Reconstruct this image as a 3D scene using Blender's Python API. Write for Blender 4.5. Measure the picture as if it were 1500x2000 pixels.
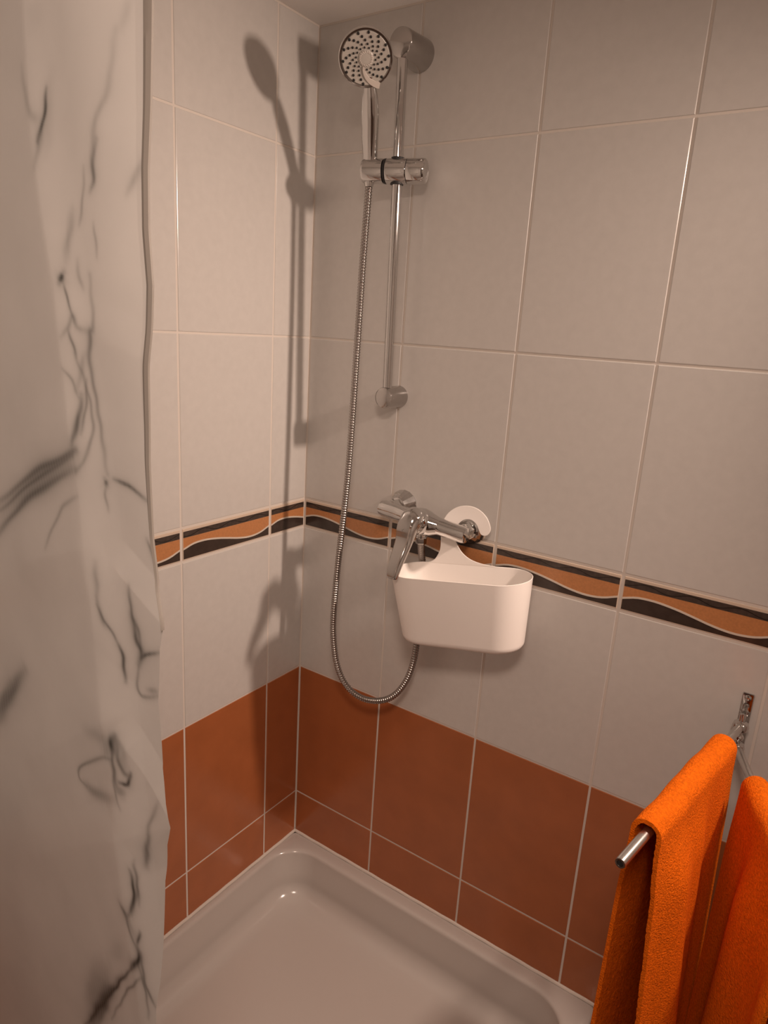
import bpy, bmesh, math, random
import numpy as np
from mathutils import Vector, Matrix

# ------------------------------------------------------------------ camera
scene = bpy.context.scene
COL = scene.collection
for o in list(bpy.data.objects):
    bpy.data.objects.remove(o)
cam_d = bpy.data.cameras.new('camera')
cam = bpy.data.objects.new('camera', cam_d)
COL.objects.link(cam)
cam_d.sensor_fit = 'VERTICAL'
cam_d.sensor_height = 32.0
cam_d.sensor_width = 24.0
cam_d.lens = 32.0 * 1343.3177 / 2000.0
cam_d.clip_start = 0.02
right = Vector((0.8222673, 0.5659751, 0.0595704)); down = Vector((0.1934049, -0.1794618, -0.9645662)); fwd = Vector((-0.5352299, 0.8046525, -0.2570280))
cam.matrix_world = Matrix(((right.x, -down.x, -fwd.x, 1.0296), (right.y, -down.y, -fwd.y, -1.2075),
                           (right.z, -down.z, -fwd.z, 1.3206), (0, 0, 0, 1)))
scene.camera = cam

# ------------------------------------------------------------------ light
world = bpy.data.worlds.new('room_air')
scene.world = world
world.use_nodes = True
world.node_tree.nodes['Background'].inputs[0].default_value = (1.0, 0.80, 0.68, 1)
world.node_tree.nodes['Background'].inputs[1].default_value = 0.02

WARM = (1.0, 0.765, 0.625)


def lamp(name, kind, loc, target, energy, colour=WARM, **kw):
    d = bpy.data.lights.new(name, kind)
    d.energy = energy
    d.color = colour
    for k, v in kw.items():
        setattr(d, k, v)
    o = bpy.data.objects.new(name, d)
    COL.objects.link(o)
    o.location = loc
    o.rotation_euler = (Vector(target) - Vector(loc)).to_track_quat('-Z', 'Y').to_euler()
    return o


# small shaded lamp over the wash basin to the right, just outside the frame
lamp('basin_lamp', 'SPOT', (1.40, -0.114, 1.70), (0.40, -0.334, 0.98), 67.0,
     spot_size=math.radians(116), spot_blend=1.0, shadow_soft_size=0.042)
# flat ceiling lamp in the middle of the bathroom, above the camera
lamp('ceiling_lamp', 'AREA', (1.05, -1.32, 1.885), (1.05, -1.32, 0.0), 13.5,
     shape='DISK', size=0.30)

vs = scene.view_settings
vs.view_transform = 'Standard'
vs.look = 'None'
vs.exposure = 0.0
vs.gamma = 1.0
vs.use_curve_mapping = False

# ------------------------------------------------------------------ materials


def material(name, colour, rough=0.5, metal=0.0, spec=0.5, coat=0.0, noise=None, bump=None,
             sheen=0.0, transl=0.0, attr=None, attr_colour=None):
    m = bpy.data.materials.new(name)
    m.use_nodes = True
    nt = m.node_tree
    b = nt.nodes['Principled BSDF']
    b.inputs['Base Color'].default_value = (*colour, 1)
    b.inputs['Roughness'].default_value = rough
    b.inputs['Metallic'].default_value = metal
    b.inputs['Specular IOR Level'].default_value = spec
    b.inputs['Coat Weight'].default_value = coat
    b.inputs['Coat Roughness'].default_value = 0.06
    if sheen:
        b.inputs['Sheen Weight'].default_value = sheen
        b.inputs['Sheen Roughness'].default_value = 0.5
        b.inputs['Sheen Tint'].default_value = (*colour, 1)
    tc = nt.nodes.new('ShaderNodeTexCoord')
    out = b.inputs['Base Color']
    last = None
    if noise:
        scale, amount, stretch = noise
        mp = nt.nodes.new('ShaderNodeMapping')
        mp.inputs['Scale'].default_value = stretch
        n = nt.nodes.new('ShaderNodeTexNoise')
        n.inputs['Scale'].default_value = scale
        n.inputs['Detail'].default_value = 4
        r = nt.nodes.new('ShaderNodeMapRange')
        r.inputs['From Min'].default_value = 0.3
        r.inputs['From Max'].default_value = 0.7
        r.inputs['To Min'].default_value = 1 - amount
        r.inputs['To Max'].default_value = 1 + amount
        mx = nt.nodes.new('ShaderNodeMix')
        mx.data_type = 'RGBA'
        mx.blend_type = 'MULTIPLY'
        mx.inputs['Factor'].default_value = 1
        mx.inputs['A'].default_value = (*colour, 1)
        cr = nt.nodes.new('ShaderNodeCombineColor')
        nt.links.new(tc.outputs['Object'], mp.inputs[0])
        nt.links.new(mp.outputs[0], n.inputs['Vector'])
        nt.links.new(n.outputs['Fac'], r.inputs['Value'])
        for i in range(3):
            nt.links.new(r.outputs[0], cr.inputs[i])
        nt.links.new(cr.outputs[0], mx.inputs['B'])
        last = mx.outputs['Result']
    if attr:
        at = nt.nodes.new('ShaderNodeAttribute')
        at.attribute_name = attr
        mx2 = nt.nodes.new('ShaderNodeMix')
        mx2.data_type = 'RGBA'
        mx2.inputs['A'].default_value = (*colour, 1)
        mx2.inputs['B'].default_value = (*attr_colour, 1)
        nt.links.new(at.outputs['Fac'], mx2.inputs['Factor'])
        if last is not None:
            nt.links.new(last, mx2.inputs['A'])
        last = mx2.outputs['Result']
    if last is not None:
        nt.links.new(last, out)
    if bump:
        scale, strength, dist, stretch = bump
        mp = nt.nodes.new('ShaderNodeMapping')
        mp.inputs['Scale'].default_value = stretch
        n = nt.nodes.new('ShaderNodeTexNoise')
        n.inputs['Scale'].default_value = scale
        n.inputs['Detail'].default_value = 3
        bp = nt.nodes.new('ShaderNodeBump')
        bp.inputs['Strength'].default_value = strength
        bp.inputs['Distance'].default_value = dist
        nt.links.new(tc.outputs['Object'], mp.inputs[0])
        nt.links.new(mp.outputs[0], n.inputs['Vector'])
        nt.links.new(n.outputs['Fac'], bp.inputs['Height'])
        nt.links.new(bp.outputs[0], b.inputs['Normal'])
    if transl:
        tr = nt.nodes.new('ShaderNodeBsdfTranslucent')
        tr.inputs[0].default_value = (*colour, 1)
        if last is not None:
            nt.links.new(last, tr.inputs[0])
        ms = nt.nodes.new('ShaderNodeMixShader')
        ms.inputs[0].default_value = transl
        o = nt.nodes['Material Output']
        nt.links.new(b.outputs[0], ms.inputs[1])
        nt.links.new(tr.outputs[0], ms.inputs[2])
        nt.links.new(ms.outputs[0], o.inputs['Surface'])
    return m


M = {}
M['tile'] = material('white_tile_glaze', (0.60, 0.575, 0.55), 0.20, noise=(60, 0.022, (1, 1, 1)),
                     bump=(700, 0.03, 0.0004, (1, 1, 1)))
M['orange_tile'] = material('terracotta_tile_glaze', (0.385, 0.122, 0.043), 0.22,
                            noise=(14, 0.07, (1, 1, 1)), bump=(700, 0.03, 0.0004, (1, 1, 1)))
M['grout'] = material('cream_grout', (0.68, 0.62, 0.565), 0.7, bump=(900, 0.2, 0.0006, (1, 1, 1)))
M['border_edge'] = material('border_cream', (0.64, 0.52, 0.42), 0.25)
M['border_brown'] = material('border_brown', (0.062, 0.045, 0.037), 0.25, noise=(120, 0.2, (1, 1, 1)))
M['border_dark'] = material('border_dark_brown', (0.05, 0.034, 0.027), 0.22, noise=(60, 0.15, (1, 1, 1)))
M['border_line_dark'] = material('border_black_line', (0.018, 0.014, 0.012), 0.2)
M['border_orange'] = material('border_orange', (0.50, 0.215, 0.085), 0.28, noise=(260, 0.09, (1, 1, 1)))
M['border_white'] = material('border_white', (0.66, 0.58, 0.50), 0.25)
M['ceiling'] = material('ceiling_paint', (0.86, 0.83, 0.80), 0.85, bump=(180, 0.15, 0.002, (1, 1, 1)))
M['plain_wall'] = material('plain_wall_paint', (0.64, 0.60, 0.565), 0.6)
M['floor'] = material('brown_floor_tile', (0.09, 0.055, 0.04), 0.4, noise=(20, 0.15, (1, 1, 1)))
M['door'] = material('dark_door_wood', (0.035, 0.022, 0.015), 0.45, noise=(8, 0.2, (6, 6, 0.6)))
M['silicone'] = material('white_silicone', (0.66, 0.60, 0.54), 0.35)
M['acrylic'] = material('tray_acrylic', (0.50, 0.46, 0.43), 0.16, coat=0.15)
M['chrome'] = material('chrome', (0.62, 0.61, 0.60), 0.07, metal=1.0)
M['chrome_soft'] = material('satin_chrome', (0.50, 0.48, 0.465), 0.14, metal=1.0)
M['hose'] = material('hose_steel', (0.37, 0.34, 0.32), 0.24, metal=1.0)
M['steel'] = material('brushed_steel', (0.62, 0.60, 0.58), 0.28, metal=1.0)
M['rubber'] = material('black_rubber', (0.012, 0.011, 0.011), 0.5)
M['mark'] = material('engraved_mark', (0.22, 0.20, 0.19), 0.35, metal=1.0)
M['face'] = material('grey_plastic', (0.50, 0.47, 0.43), 0.35)
M['face_light'] = material('light_plastic', (0.62, 0.56, 0.51), 0.35)
M['plastic'] = material('white_plastic', (0.90, 0.85, 0.81), 0.38, bump=(500, 0.04, 0.0005, (1, 1, 1)))
M['towel'] = material('orange_terry', (0.74, 0.135, 0.004), 0.95, spec=0.1, sheen=0.35,
                      noise=(230, 0.22, (1, 1, 1)), bump=(420, 0.9, 0.004, (1, 1, 1)))
M['curtain'] = material('curtain_print', (0.61, 0.59, 0.565), 0.42, noise=(9, 0.05, (1, 1, 1)),
                        transl=0.16, attr='print', attr_colour=(0.035, 0.037, 0.032))
M['hem'] = material('curtain_hem', (0.25, 0.225, 0.20), 0.6)

# ------------------------------------------------------------------ mesh helpers


def mesh(name, verts, faces, mat, parent=None, smooth=True, loc=None):
    me = bpy.data.meshes.new(name)
    me.from_pydata([tuple(v) for v in verts], [], faces)
    me.validate()
    if smooth:
        me.polygons.foreach_set('use_smooth', [True] * len(me.polygons))
    me.materials.append(mat)
    o = bpy.data.objects.new(name, me)
    COL.objects.link(o)
    if parent:
        o.parent = parent
    if loc:
        o.location = loc
    return o


def empty(name, loc=(0, 0, 0)):
    o = bpy.data.objects.new(name, None)
    o.empty_display_size = 0.02
    COL.objects.link(o)
    o.location = loc
    return o


def sharp(o, deg=35):
    me = o.data
    bm = bmesh.new()
    bm.from_mesh(me)
    bmesh.ops.recalc_face_normals(bm, faces=bm.faces)
    lim = math.radians(deg)
    for e in bm.edges:
        if len(e.link_faces) == 2 and e.calc_face_angle(0) > lim:
            e.smooth = False
    bm.to_mesh(me)
    bm.free()
    return o


def frame_of(axis, up=(0, 0, 1)):
    a = Vector(axis).normalized()
    u = Vector(up)
    if abs(a.dot(u.normalized())) > 0.97:
        u = Vector((1, 0, 0))
    x = u.cross(a).normalized()
    y = a.cross(x).normalized()
    return x, y, a


def lathe_data(profile, origin, axis, segs=32, flute=None, phase=0.0, squash=(1, 1), up=(0, 0, 1)):
    """profile: list of (radius, distance along axis)"""
    x, y, a = frame_of(axis, up)
    o = Vector(origin)
    V, F = [], []
    for j, (r, t) in enumerate(profile):
        for i in range(segs):
            th = 2 * math.pi * i / segs + phase
            rr = r
            if flute:
                rr = r * (1 + flute[j] * math.cos(th * flute[-1]))
            V.append(o + a * t + x * (rr * math.cos(th) * squash[0]) + y * (rr * math.sin(th) * squash[1]))
    n = len(profile)
    for j in range(n - 1):
        for i in range(segs):
            k = (i + 1) % segs
            F.append((j * segs + i, j * segs + k, (j + 1) * segs + k, (j + 1) * segs + i))
    if profile[0][0] > 0:
        F.append(tuple(range(segs))[::-1])
    if profile[-1][0] > 0:
        F.append(tuple((n - 1) * segs + i for i in range(segs)))
    return V, F


def lathe(name, profile, origin, axis, mat, parent=None, segs=32, deg=35, **kw):
    V, F = lathe_data(profile, origin, axis, segs, **kw)
    return sharp(mesh(name, V, F, mat, parent), deg)


def spline(pts, n):
    P = [np.array(p, float) for p in pts]
    P = [2 * P[0] - P[1]] + P + [2 * P[-1] - P[-2]]
    out = []
    for i in range(1, len(P) - 2):
        for k in range(n):
            t = k / n
            out.append(0.5 * ((2 * P[i]) + (-P[i - 1] + P[i + 1]) * t +
                              (2 * P[i - 1] - 5 * P[i] + 4 * P[i + 1] - P[i + 2]) * t * t +
                              (-P[i - 1] + 3 * P[i] - 3 * P[i + 1] + P[i + 2]) * t ** 3))
    out.append(P[-2])
    return np.array(out)


def tube_data(path, radii, segs=16, squash=None, ref0=None):
    path = np.array(path, float)
    n = len(path)
    tan = np.gradient(path, axis=0)
    tan /= np.linalg.norm(tan, axis=1)[:, None]
    ref = np.array([0, -1.0, 0.0]) if abs(tan[0][1]) < 0.9 else np.array([1.0, 0, 0])
    if ref0 is not None:
        ref = np.array(ref0, float)
    V, F = [], []
    for i in range(n):
        t = tan[i]
        x = ref - t * (ref @ t)
        x /= np.linalg.norm(x)
        ref = x
        y = np.cross(t, x)
        r = radii[i] if hasattr(radii, '__len__') else radii
        rx, ry = (r, r) if squash is None else (r * squash[i][0], r * squash[i][1])
        for k in range(segs):
            th = 2 * math.pi * k / segs
            V.append(path[i] + x * rx * math.cos(th) + y * ry * math.sin(th))
    for i in range(n - 1):
        for k in range(segs):
            q = (k + 1) % segs
            F.append((i * segs + k, i * segs + q, (i + 1) * segs + q, (i + 1) * segs + k))
    F.append(tuple(range(segs))[::-1])
    F.append(tuple((n - 1) * segs + k for k in range(segs)))
    return V, F


def tube(name, path, radii, mat, parent=None, segs=16, deg=40, squash=None, ref0=None):
    V, F = tube_data(path, radii, segs, squash, ref0)
    return sharp(mesh(name, V, F, mat, parent), deg)


def plate(name, outline, origin, ex, ez, ey, thick, mat, parent=None, bevel=0.0):
    """flat outline (u,v) in the ex/ez plane, thickness along ey, slight rounded edge"""
    o, ex, ez, ey = Vector(origin), Vector(ex), Vector(ez), Vector(ey)
    n = len(outline)
    V = [o + ex * u + ez * v for u, v in outline] + [o + ex * u + ez * v + ey * thick for u, v in outline]
    bm = bmesh.new()
    vs_ = [bm.verts.new(v) for v in V]
    bm.faces.new(vs_[:n])
    bm.faces.new(vs_[n:][::-1])
    for i in range(n):
        k = (i + 1) % n
        bm.faces.new((vs_[k], vs_[i], vs_[n + i], vs_[n + k]))
    bmesh.ops.recalc_face_normals(bm, faces=bm.faces)
    if bevel:
        es = [e for e in bm.edges if e.calc_face_angle(0) > 1.2]
        bmesh.ops.bevel(bm, geom=es, offset=bevel, segments=2, affect='EDGES', profile=0.5)
    bmesh.ops.triangulate(bm, faces=[f for f in bm.faces if len(f.verts) > 8])
    me = bpy.data.meshes.new(name)
    bm.to_mesh(me)
    bm.free()
    me.materials.append(mat)
    ob = bpy.data.objects.new(name, me)
    COL.objects.link(ob)
    if parent:
        ob.parent = parent
    return ob


def box(name, lo, hi, mat, parent=None, bevel=0.0):
    bm = bmesh.new()
    bmesh.ops.create_cube(bm, size=1.0)
    for v in bm.verts:
        v.co = Vector([(lo[i] + hi[i]) / 2 + v.co[i] * (hi[i] - lo[i]) for i in range(3)])
    if bevel:
        bmesh.ops.bevel(bm, geom=list(bm.edges), offset=bevel, segments=2, affect='EDGES', profile=0.5)
    me = bpy.data.meshes.new(name)
    bm.to_mesh(me)
    bm.free()
    me.materials.append(mat)
    o = bpy.data.objects.new(name, me)
    COL.objects.link(o)
    if parent:
        o.parent = parent
    return o


def structure(o):
    o['kind'] = 'structure'
    return o


def tag(o, label, cat, group=None):
    o['label'] = label
    o['category'] = cat
    if group:
        o['group'] = group
    return o


# ------------------------------------------------------------------ room shell
TR, H5, H4, BB, BT, H2, H1, CE = 0.0, 0.1237, 0.4891, 0.8550, 0.9252, 1.2921, 1.6576, 1.8970
FLOOR = -0.20
XR, YF = 2.0, -2.4

wall_back = structure(box('wall_back', (-0.12, -0.0010, FLOOR), (XR, 0.12, CE), M['grout']))
wall_left = structure(box('wall_left', (-0.12, YF, FLOOR), (0.0010, 0.0, CE), M['grout']))
structure(box('wall_right', (XR, YF, FLOOR), (XR + 0.1, 0.12, CE), M['plain_wall']))
structure(box('wall_front', (-0.12, YF - 0.1, FLOOR), (XR + 0.1, YF, CE), M['plain_wall']))
structure(box('floor', (-0.12, YF - 0.1, FLOOR - 0.1), (XR + 0.1, 0.12, FLOOR), M['floor']))
structure(box('ceiling', (-0.12, YF - 0.1, CE), (XR + 0.1, 0.12, CE + 0.1), M['ceiling']))
structure(box('lamp_blocker', (1.20, -0.083, FLOOR), (XR, 0.0, CE), M['plain_wall'], bevel=0.003))  # added unseen box, keeps the basin lamp off the right of wall_back
door = structure(box('door_1', (0.45, YF, FLOOR), (1.35, YF + 0.03, 1.72), M['door'], bevel=0.004))

TP = 0.0022          # how far a tile stands proud of the grout
BV = 0.0014


def to_wall(side, u, z, out):
    """u: distance from the corner, out: distance from the wall plane into the room"""
    return (u, 0.0 - out, z) if side == 'b' else (out, -u, z)


def tile(side, u0, u1, z0, z1, mat, parent, name='tile', rng=random.Random(3)):
    g = 0.0023
    u0, u1, z0, z1 = u0 + g, u1 - g, z0 + g * 0.9, z1 - g * 0.9
    d = rng.uniform(-0.0002, 0.0002)
    V = []
    for out, ins in ((0.0002, 0), (TP - 0.0009 + d, 0), (TP - 0.0002 + d, BV * 0.45), (TP + d, BV)):
        for u, z in ((u0 + ins, z0 + ins), (u1 - ins, z0 + ins), (u1 - ins, z1 - ins), (u0 + ins, z1 - ins)):
            V.append(to_wall(side, u, z, out))
    F = []
    for j in range(3):
        for i in range(4):
            k = (i + 1) % 4
            F.append((j * 4 + i, j * 4 + k, (j + 1) * 4 + k, (j + 1) * 4 + i))
    F.append((12, 13, 14, 15))
    if side == 'l':
        F = [f[::-1] for f in F]
    return mesh(name, V, F, mat, parent, smooth=False)


def wave(u):
    """height (0..1 of the border) of the white line at u (0..1 along one border tile)"""
    ks = np.array([-.22, 0, .10, .20, .37, .50, .62, .78, .90, 1.0, 1.1])
    hs = np.array([.15, .37, .49, .515, .44, .33, .22, .155, .22, .37, .49])
    u = np.asarray(u, float)
    # smooth interpolation: cubic Hermite
    m = np.gradient(hs, ks)
    i = np.clip(np.searchsorted(ks, u) - 1, 0, len(ks) - 2)
    h = ks[i + 1] - ks[i]
    t = (u - ks[i]) / h
    return ((2 * t ** 3 - 3 * t ** 2 + 1) * hs[i] + (t ** 3 - 2 * t ** 2 + t) * h * m[i] +
            (-2 * t ** 3 + 3 * t ** 2) * hs[i + 1] + (t ** 3 - t ** 2) * h * m[i + 1])


def border(side, u0, u1, s0, s1, parent):
    """one border tile, s0..s1 the part of the printed period it shows"""
    g = 0.0022
    base = tile(side, u0 + 0.0006, u1 - 0.0006, BB + 0.0008, BT - 0.0008, M['border_edge'], parent, 'border_tile')
    a, b = u0 + g + 0.0022, u1 - g - 0.0022
    z0, z1 = BB + 0.0055, BT - 0.0085
    H = z1 - z0
    n = 28
    us = np.linspace(a, b, n)
    w = z0 + H * wave(s0 + (s1 - s0) * (us - a) / (b - a))

    def strip(name, lo, hi, mat, out):
        V, F = [], []
        for i in range(n):
            V.append(to_wall(side, us[i], lo[i], TP + out))
            V.append(to_wall(side, us[i], hi[i], TP + out))
        for i in range(n):
            V.append(to_wall(side, us[i], lo[i], TP - 0.0008))
            V.append(to_wall(side, us[i], hi[i], TP - 0.0008))
        for i in range(n - 1):
            F.append((2 * i, 2 * i + 2, 2 * i + 3, 2 * i + 1))
            k = 2 * n
            F.append((k + 2 * i, k + 2 * i + 2, 2 * i + 2, 2 * i))
            F.append((2 * i + 1, 2 * i + 3, k + 2 * i + 3, k + 2 * i + 1))
        F.append((0, 1, 2 * n + 1, 2 * n))
        F.append((2 * n - 2, 4 * n - 2, 4 * n - 1, 2 * n - 1))
        if side == 'l':
            F = [f[::-1] for f in F]
        return mesh(name, V, F, mat, base, smooth=False)

    c = np.full(n, 0.0)
    st = z0 + H * 0.775
    strip('dark_field', c + z0, w - 0.0016, M['border_dark'], 0.0004)
    strip('orange_field', w + 0.0016, c + st - 0.0002, M['border_orange'], 0.0004)
    strip('wave_line', w - 0.0018, w + 0.0018, M['border_white'], 0.0009)
    strip('brown_stripe', c + st, c + z1, M['border_brown'], 0.0004)
    ph = (us - a) / 0.075 * 2 * math.pi + u0 * 40
    th = st + (z1 - st) * (0.5 + 0.33 * np.sin(ph))
    strip('thin_line', th - 0.0006, th + 0.0006, M['border_line_dark'], 0.0006)
    return base


TRAY_X, TRAY_Y = 0.829, 0.800
cols_b = [0.0024, 0.2469, 0.4969, 0.7469, 0.9969, 1.2469, 1.4969, 1.7469, XR]
cols_l = [0.0024, 0.1196, 0.3656, 0.6116, 0.8576, 1.1036, 1.3496, 1.5956, 1.8416, 2.0876, 2.4]
for side, cols, par, lim in (('b', cols_b, wall_back, TRAY_X), ('l', cols_l, wall_left, TRAY_Y)):
    for i in range(len(cols) - 1):
        u0, u1 = cols[i], cols[i + 1]
        if u0 >= lim:
            tile(side, u0, u1, FLOOR + 0.002, H5, M['orange_tile'], par)
        else:
            tile(side, u0, u1, TR + 0.0015, H5, M['orange_tile'], par)
            if u1 > lim + 0.01:
                tile(side, lim + 0.002, u1, FLOOR + 0.002, TR + 0.0015, M['orange_tile'], par)
        tile(side, u0, u1, H5, H4, M['orange_tile'], par)
        tile(side, u0, u1, H4, BB, M['tile'], par)
        s0, s1 = 0.0, 1.0
        if side == 'l' and i == 0:
            s0, s1 = 0.0, 0.5
        if side == 'l':
            # the print runs towards the corner on this wall
            border(side, u0, u1, s1, s0, par)
        else:
            border(side, u0, u1, s0, s1, par)
        tile(side, u0, u1, BT, H2, M['tile'], par)
        tile(side, u0, u1, H2, H1, M['tile'], par)
        tile(side, u0, u1, H1, CE - 0.002, M['tile'], par)

# silicone joint between tray and walls
for nm, pts in (('trim_1', [(0.004, -0.0035, 0.001), (TRAY_X, -0.0035, 0.001)]),
                ('trim_2', [(0.0035, -0.004, 0.001), (0.0035, -TRAY_Y, 0.001)])):
    P = np.linspace(pts[0], pts[1], 30)
    P[:, 2] += 0.0006 * np.sin(np.arange(30) * 2.3)
    structure(tube(nm, P, 0.0042, M['silicone'], segs=8))

# ------------------------------------------------------------------ shower tray
def rrect(x0, x1, y0, y1, r, n=10):
    """counter-clockwise from the corner nearest x1,y1; y runs negative into the room"""
    P = []
    for cx, cy, a0 in ((x1 - r, y1 - r, 0), (x0 + r, y1 - r, 90), (x0 + r, y0 + r, 180), (x1 - r, y0 + r, 270)):
        for k in range(n + 1):
            a = math.radians(a0 + 90 * k / n)
            P.append((cx + r * math.cos(a), cy + r * math.sin(a)))
    return P


def build_tray():
    ox0, ox1, oy0, oy1 = 0.0035, TRAY_X, -TRAY_Y, -0.0035
    # opening: left, right, front, back insets at rim level
    iL, iR, iF, iB = 0.018, 0.036, 0.05, 0.036
    rings = []

    def ring(z, fr, r, skirt=False):
        # fr: distance inward from the opening's edge (negative: outside it)
        if skirt:
            rings.append([(x, y, z) for x, y in rrect(ox0 + fr, ox1 - fr, oy0 + fr, oy1 - fr, r)])
        else:
            rings.append([(x, y, z) for x, y in rrect(ox0 + iL + fr, ox1 - iR - fr, oy0 + iF + fr, oy1 - iB - fr, r)])
    ring(FLOOR + 0.001, 0.004, 0.01, True)
    ring(-0.03, 0.004, 0.01, True)
    ring(-0.028, 0.0, 0.012, True)
    ring(-0.006, 0.0, 0.012, True)
    ring(-0.0018, 0.0012, 0.012, True)
    ring(0.0, 0.005, 0.012, True)
    for a in range(0, 91, 15):          # rolled inner lip
        t = math.radians(a)
        ring(-0.010 * (1 - math.cos(t)) + 0.0, -0.010 + 0.012 * math.sin(t), 0.088 - 0.004 * a / 90)
    D = 0.118
    wall_in = 0.030
    ring(-0.03, 0.006, 0.083)
    ring(-0.055, 0.013, 0.08)
    zf, rf = -D, 0.05
    for a in range(0, 91, 10):          # cove between wall and floor
        t = math.radians(a)
        ring(zf + rf * (1 - math.sin(t)) * 0.9, 0.016 + rf * (1 - math.cos(t)), 0.079 - 0.02 * a / 90)
    ring(zf - 0.001, 0.10, 0.055)
    ring(zf - 0.004, 0.20, 0.05)
    V = [p for r in rings for p in r]
    n = len(rings[0])
    F = []
    for j in range(len(rings) - 1):
        for i in range(n):
            k = (i + 1) % n
            F.append((j * n + i, j * n + k, (j + 1) * n + k, (j + 1) * n + i))
    F.append(tuple((len(rings) - 1) * n + i for i in range(n)))
    root = empty('shower_tray', (0, 0, FLOOR))
    basin = mesh('basin', [(x, y, z - FLOOR) for x, y, z in V], F, M['acrylic'], root)
    sharp(basin, 60)
    # waste in the middle of the floor (out of view below the frame)
    lathe('drain_cover', [(0.0, 0.0), (0.028, 0.0), (0.043, -0.0008), (0.045, -0.004)],
          (0.42, -0.43, zf - 0.0005 - FLOOR), (0, 0, 1), M['chrome'], root)
    tag(root, 'white acrylic shower tray with rounded corners set into the tiled corner', 'shower tray')


build_tray()

# ------------------------------------------------------------------ slide rail
bar_top = Vector((0.2465, -0.0605, 1.800))
bar_bot = Vector((0.2465, -0.0455, 1.187))


def bar_at(z):
    return bar_bot.lerp(bar_top, (z - bar_bot.z) / (bar_top.z - bar_bot.z))


rail = empty('slide_rail', (0.2465, -0.0022, 1.187))
RO = Vector(rail.location)


def L(p, o=RO):
    return tuple(Vector(p) - o)


tube('rail_tube', [L(bar_at(1.187)), L(bar_at(1.35)), L(bar_at(1.6)), L(bar_at(1.803))], 0.0094, M['chrome'], rail, segs=32)
# upper bracket: thick cylinder, slanted front, darker satin finish
V, F = lathe_data([(0.0285, 0.0), (0.0285, 0.004), (0.0248, 0.066), (0.0236, 0.0705), (0.0205, 0.0725), (0.0, 0.0728)],
                  L((0.2475, -0.0022, 1.808)), (0, -1, 0), 48)
V = [Vector((v.x, v.y + (0.010 * (0.5 - (v.z - 0.62) / 0.05) if v.y < -0.055 else 0) * 0.35, v.z)) for v in V]
b1 = sharp(mesh('rail_bracket', V, F, M['chrome_soft'], rail), 40)
b2 = lathe('rail_bracket', [(0.0225, 0.0), (0.0225, 0.003), (0.0212, 0.052), (0.0196, 0.0565), (0.0165, 0.0580), (0.0, 0.0588)],
           L((0.2465, -0.0022, 1.187)), (0, -1, 0), M['chrome_soft'], rail, segs=48)

# sliding holder on the rail
SB = bar_at(1.603)
SA = Vector((0.95, 0.31, 0)).normalized()
slider = lathe('slider', [(0.0192, -0.0205), (0.0215, -0.0195), (0.0222, -0.016), (0.0222, 0.018), (0.0218, 0.0195), (0.0200, 0.0200)],
               L(SB), SA, M['chrome'], rail, segs=48)
lathe('slider_gasket', [(0.0, -0.0245), (0.0212, -0.0245), (0.0216, -0.0235), (0.0216, -0.0205), (0.0, -0.0205)], L(SB), SA, M['rubber'], slider, segs=40)
lathe('lock_knob', [(0.0, 0.0205), (0.0216, 0.0205), (0.0222, 0.0215), (0.0222, 0.050), (0.0213, 0.0535), (0.0190, 0.0550), (0.0120, 0.0545), (0.0, 0.0540)],
      L(SB), SA, M['chrome'], slider, segs=48)
for dz, s in ((0.0215, 1), (-0.0215, -1)):
    lathe('rail_sleeve', [(0.0094, -0.002), (0.0125, -0.002), (0.0130, 0.0015), (0.0122, 0.0045), (0.0094, 0.0050)],
          L(bar_at(1.603 + dz * 0.86)), (0, 0, s), M['rubber'], slider)
lathe('shower_cradle', [(0.0195, -0.0665), (0.0208, -0.0650), (0.0214, -0.0620), (0.0219, -0.030), (0.0214, -0.0262), (0.0195, -0.0250)],
      L(SB), SA, M['chrome'], slider, segs=48)
tag(rail, 'vertical chrome slide rail with two round wall brackets and a sliding shower holder', 'shower rail')

# ------------------------------------------------------------------ hand shower
hs = empty('hand_shower', (0.196, -0.073, 1.600))
HO = Vector(hs.location)
hpath = spline([(0.1958, -0.073, 1.606), (0.1965, -0.0745, 1.624), (0.2015, -0.0850, 1.652), (0.2105, -0.1000, 1.683),
                (0.2185, -0.1140, 1.709), (0.2245, -0.1255, 1.7290), (0.2295, -0.136, 1.741)], 8)
t = np.linspace(0, 1, len(hpath))
hr = np.interp(t, [0, .15, .35, .55, .72, .85, 1.0], [.0128, .0142, .0164, .0174, .0146, .0112, .0116])
tube('handle', [L(p, HO) for p in hpath], hr, M['chrome'], hs, segs=28,
     squash=[(0.82, 1.0)] * len(hpath))
hc = Vector((0.2355, -0.1545, 1.7605))
vv = (Vector((1.0296, -1.2075, 1.3206)) - hc).normalized()
hd = (Vector((0.2512, -0.182, 1.789)) - Vector((0.2239, -0.124, 1.7287))).normalized()
hn = (vv - hd * vv.dot(hd)).normalized()
hn = (hn + vv * 0.45).normalized()
hd = (hd - hn * hd.dot(hn)).normalized()
shell = lathe('head_shell', [(0.0, -0.0230), (0.016, -0.0225), (0.029, -0.0185), (0.0400, -0.0095), (0.0448, -0.0020), (0.0462, 0.0020),
                             (0.0462, 0.0050), (0.0447, 0.0070), (0.0420, 0.0072), (0.0410, 0.0055)],
              L(hc, HO), hn, M['chrome'], hs, segs=64, up=hd)
fx, fy, fa = frame_of(hn, hd)
facep = lathe('face_plate', [(0.0, 0.0064), (0.018, 0.0064), (0.034, 0.0067), (0.0398, 0.0070), (0.0406, 0.0064), (0.0408, 0.0045)],
              L(hc, HO), hn, M['face'], hs, segs=64, up=hd)
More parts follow.
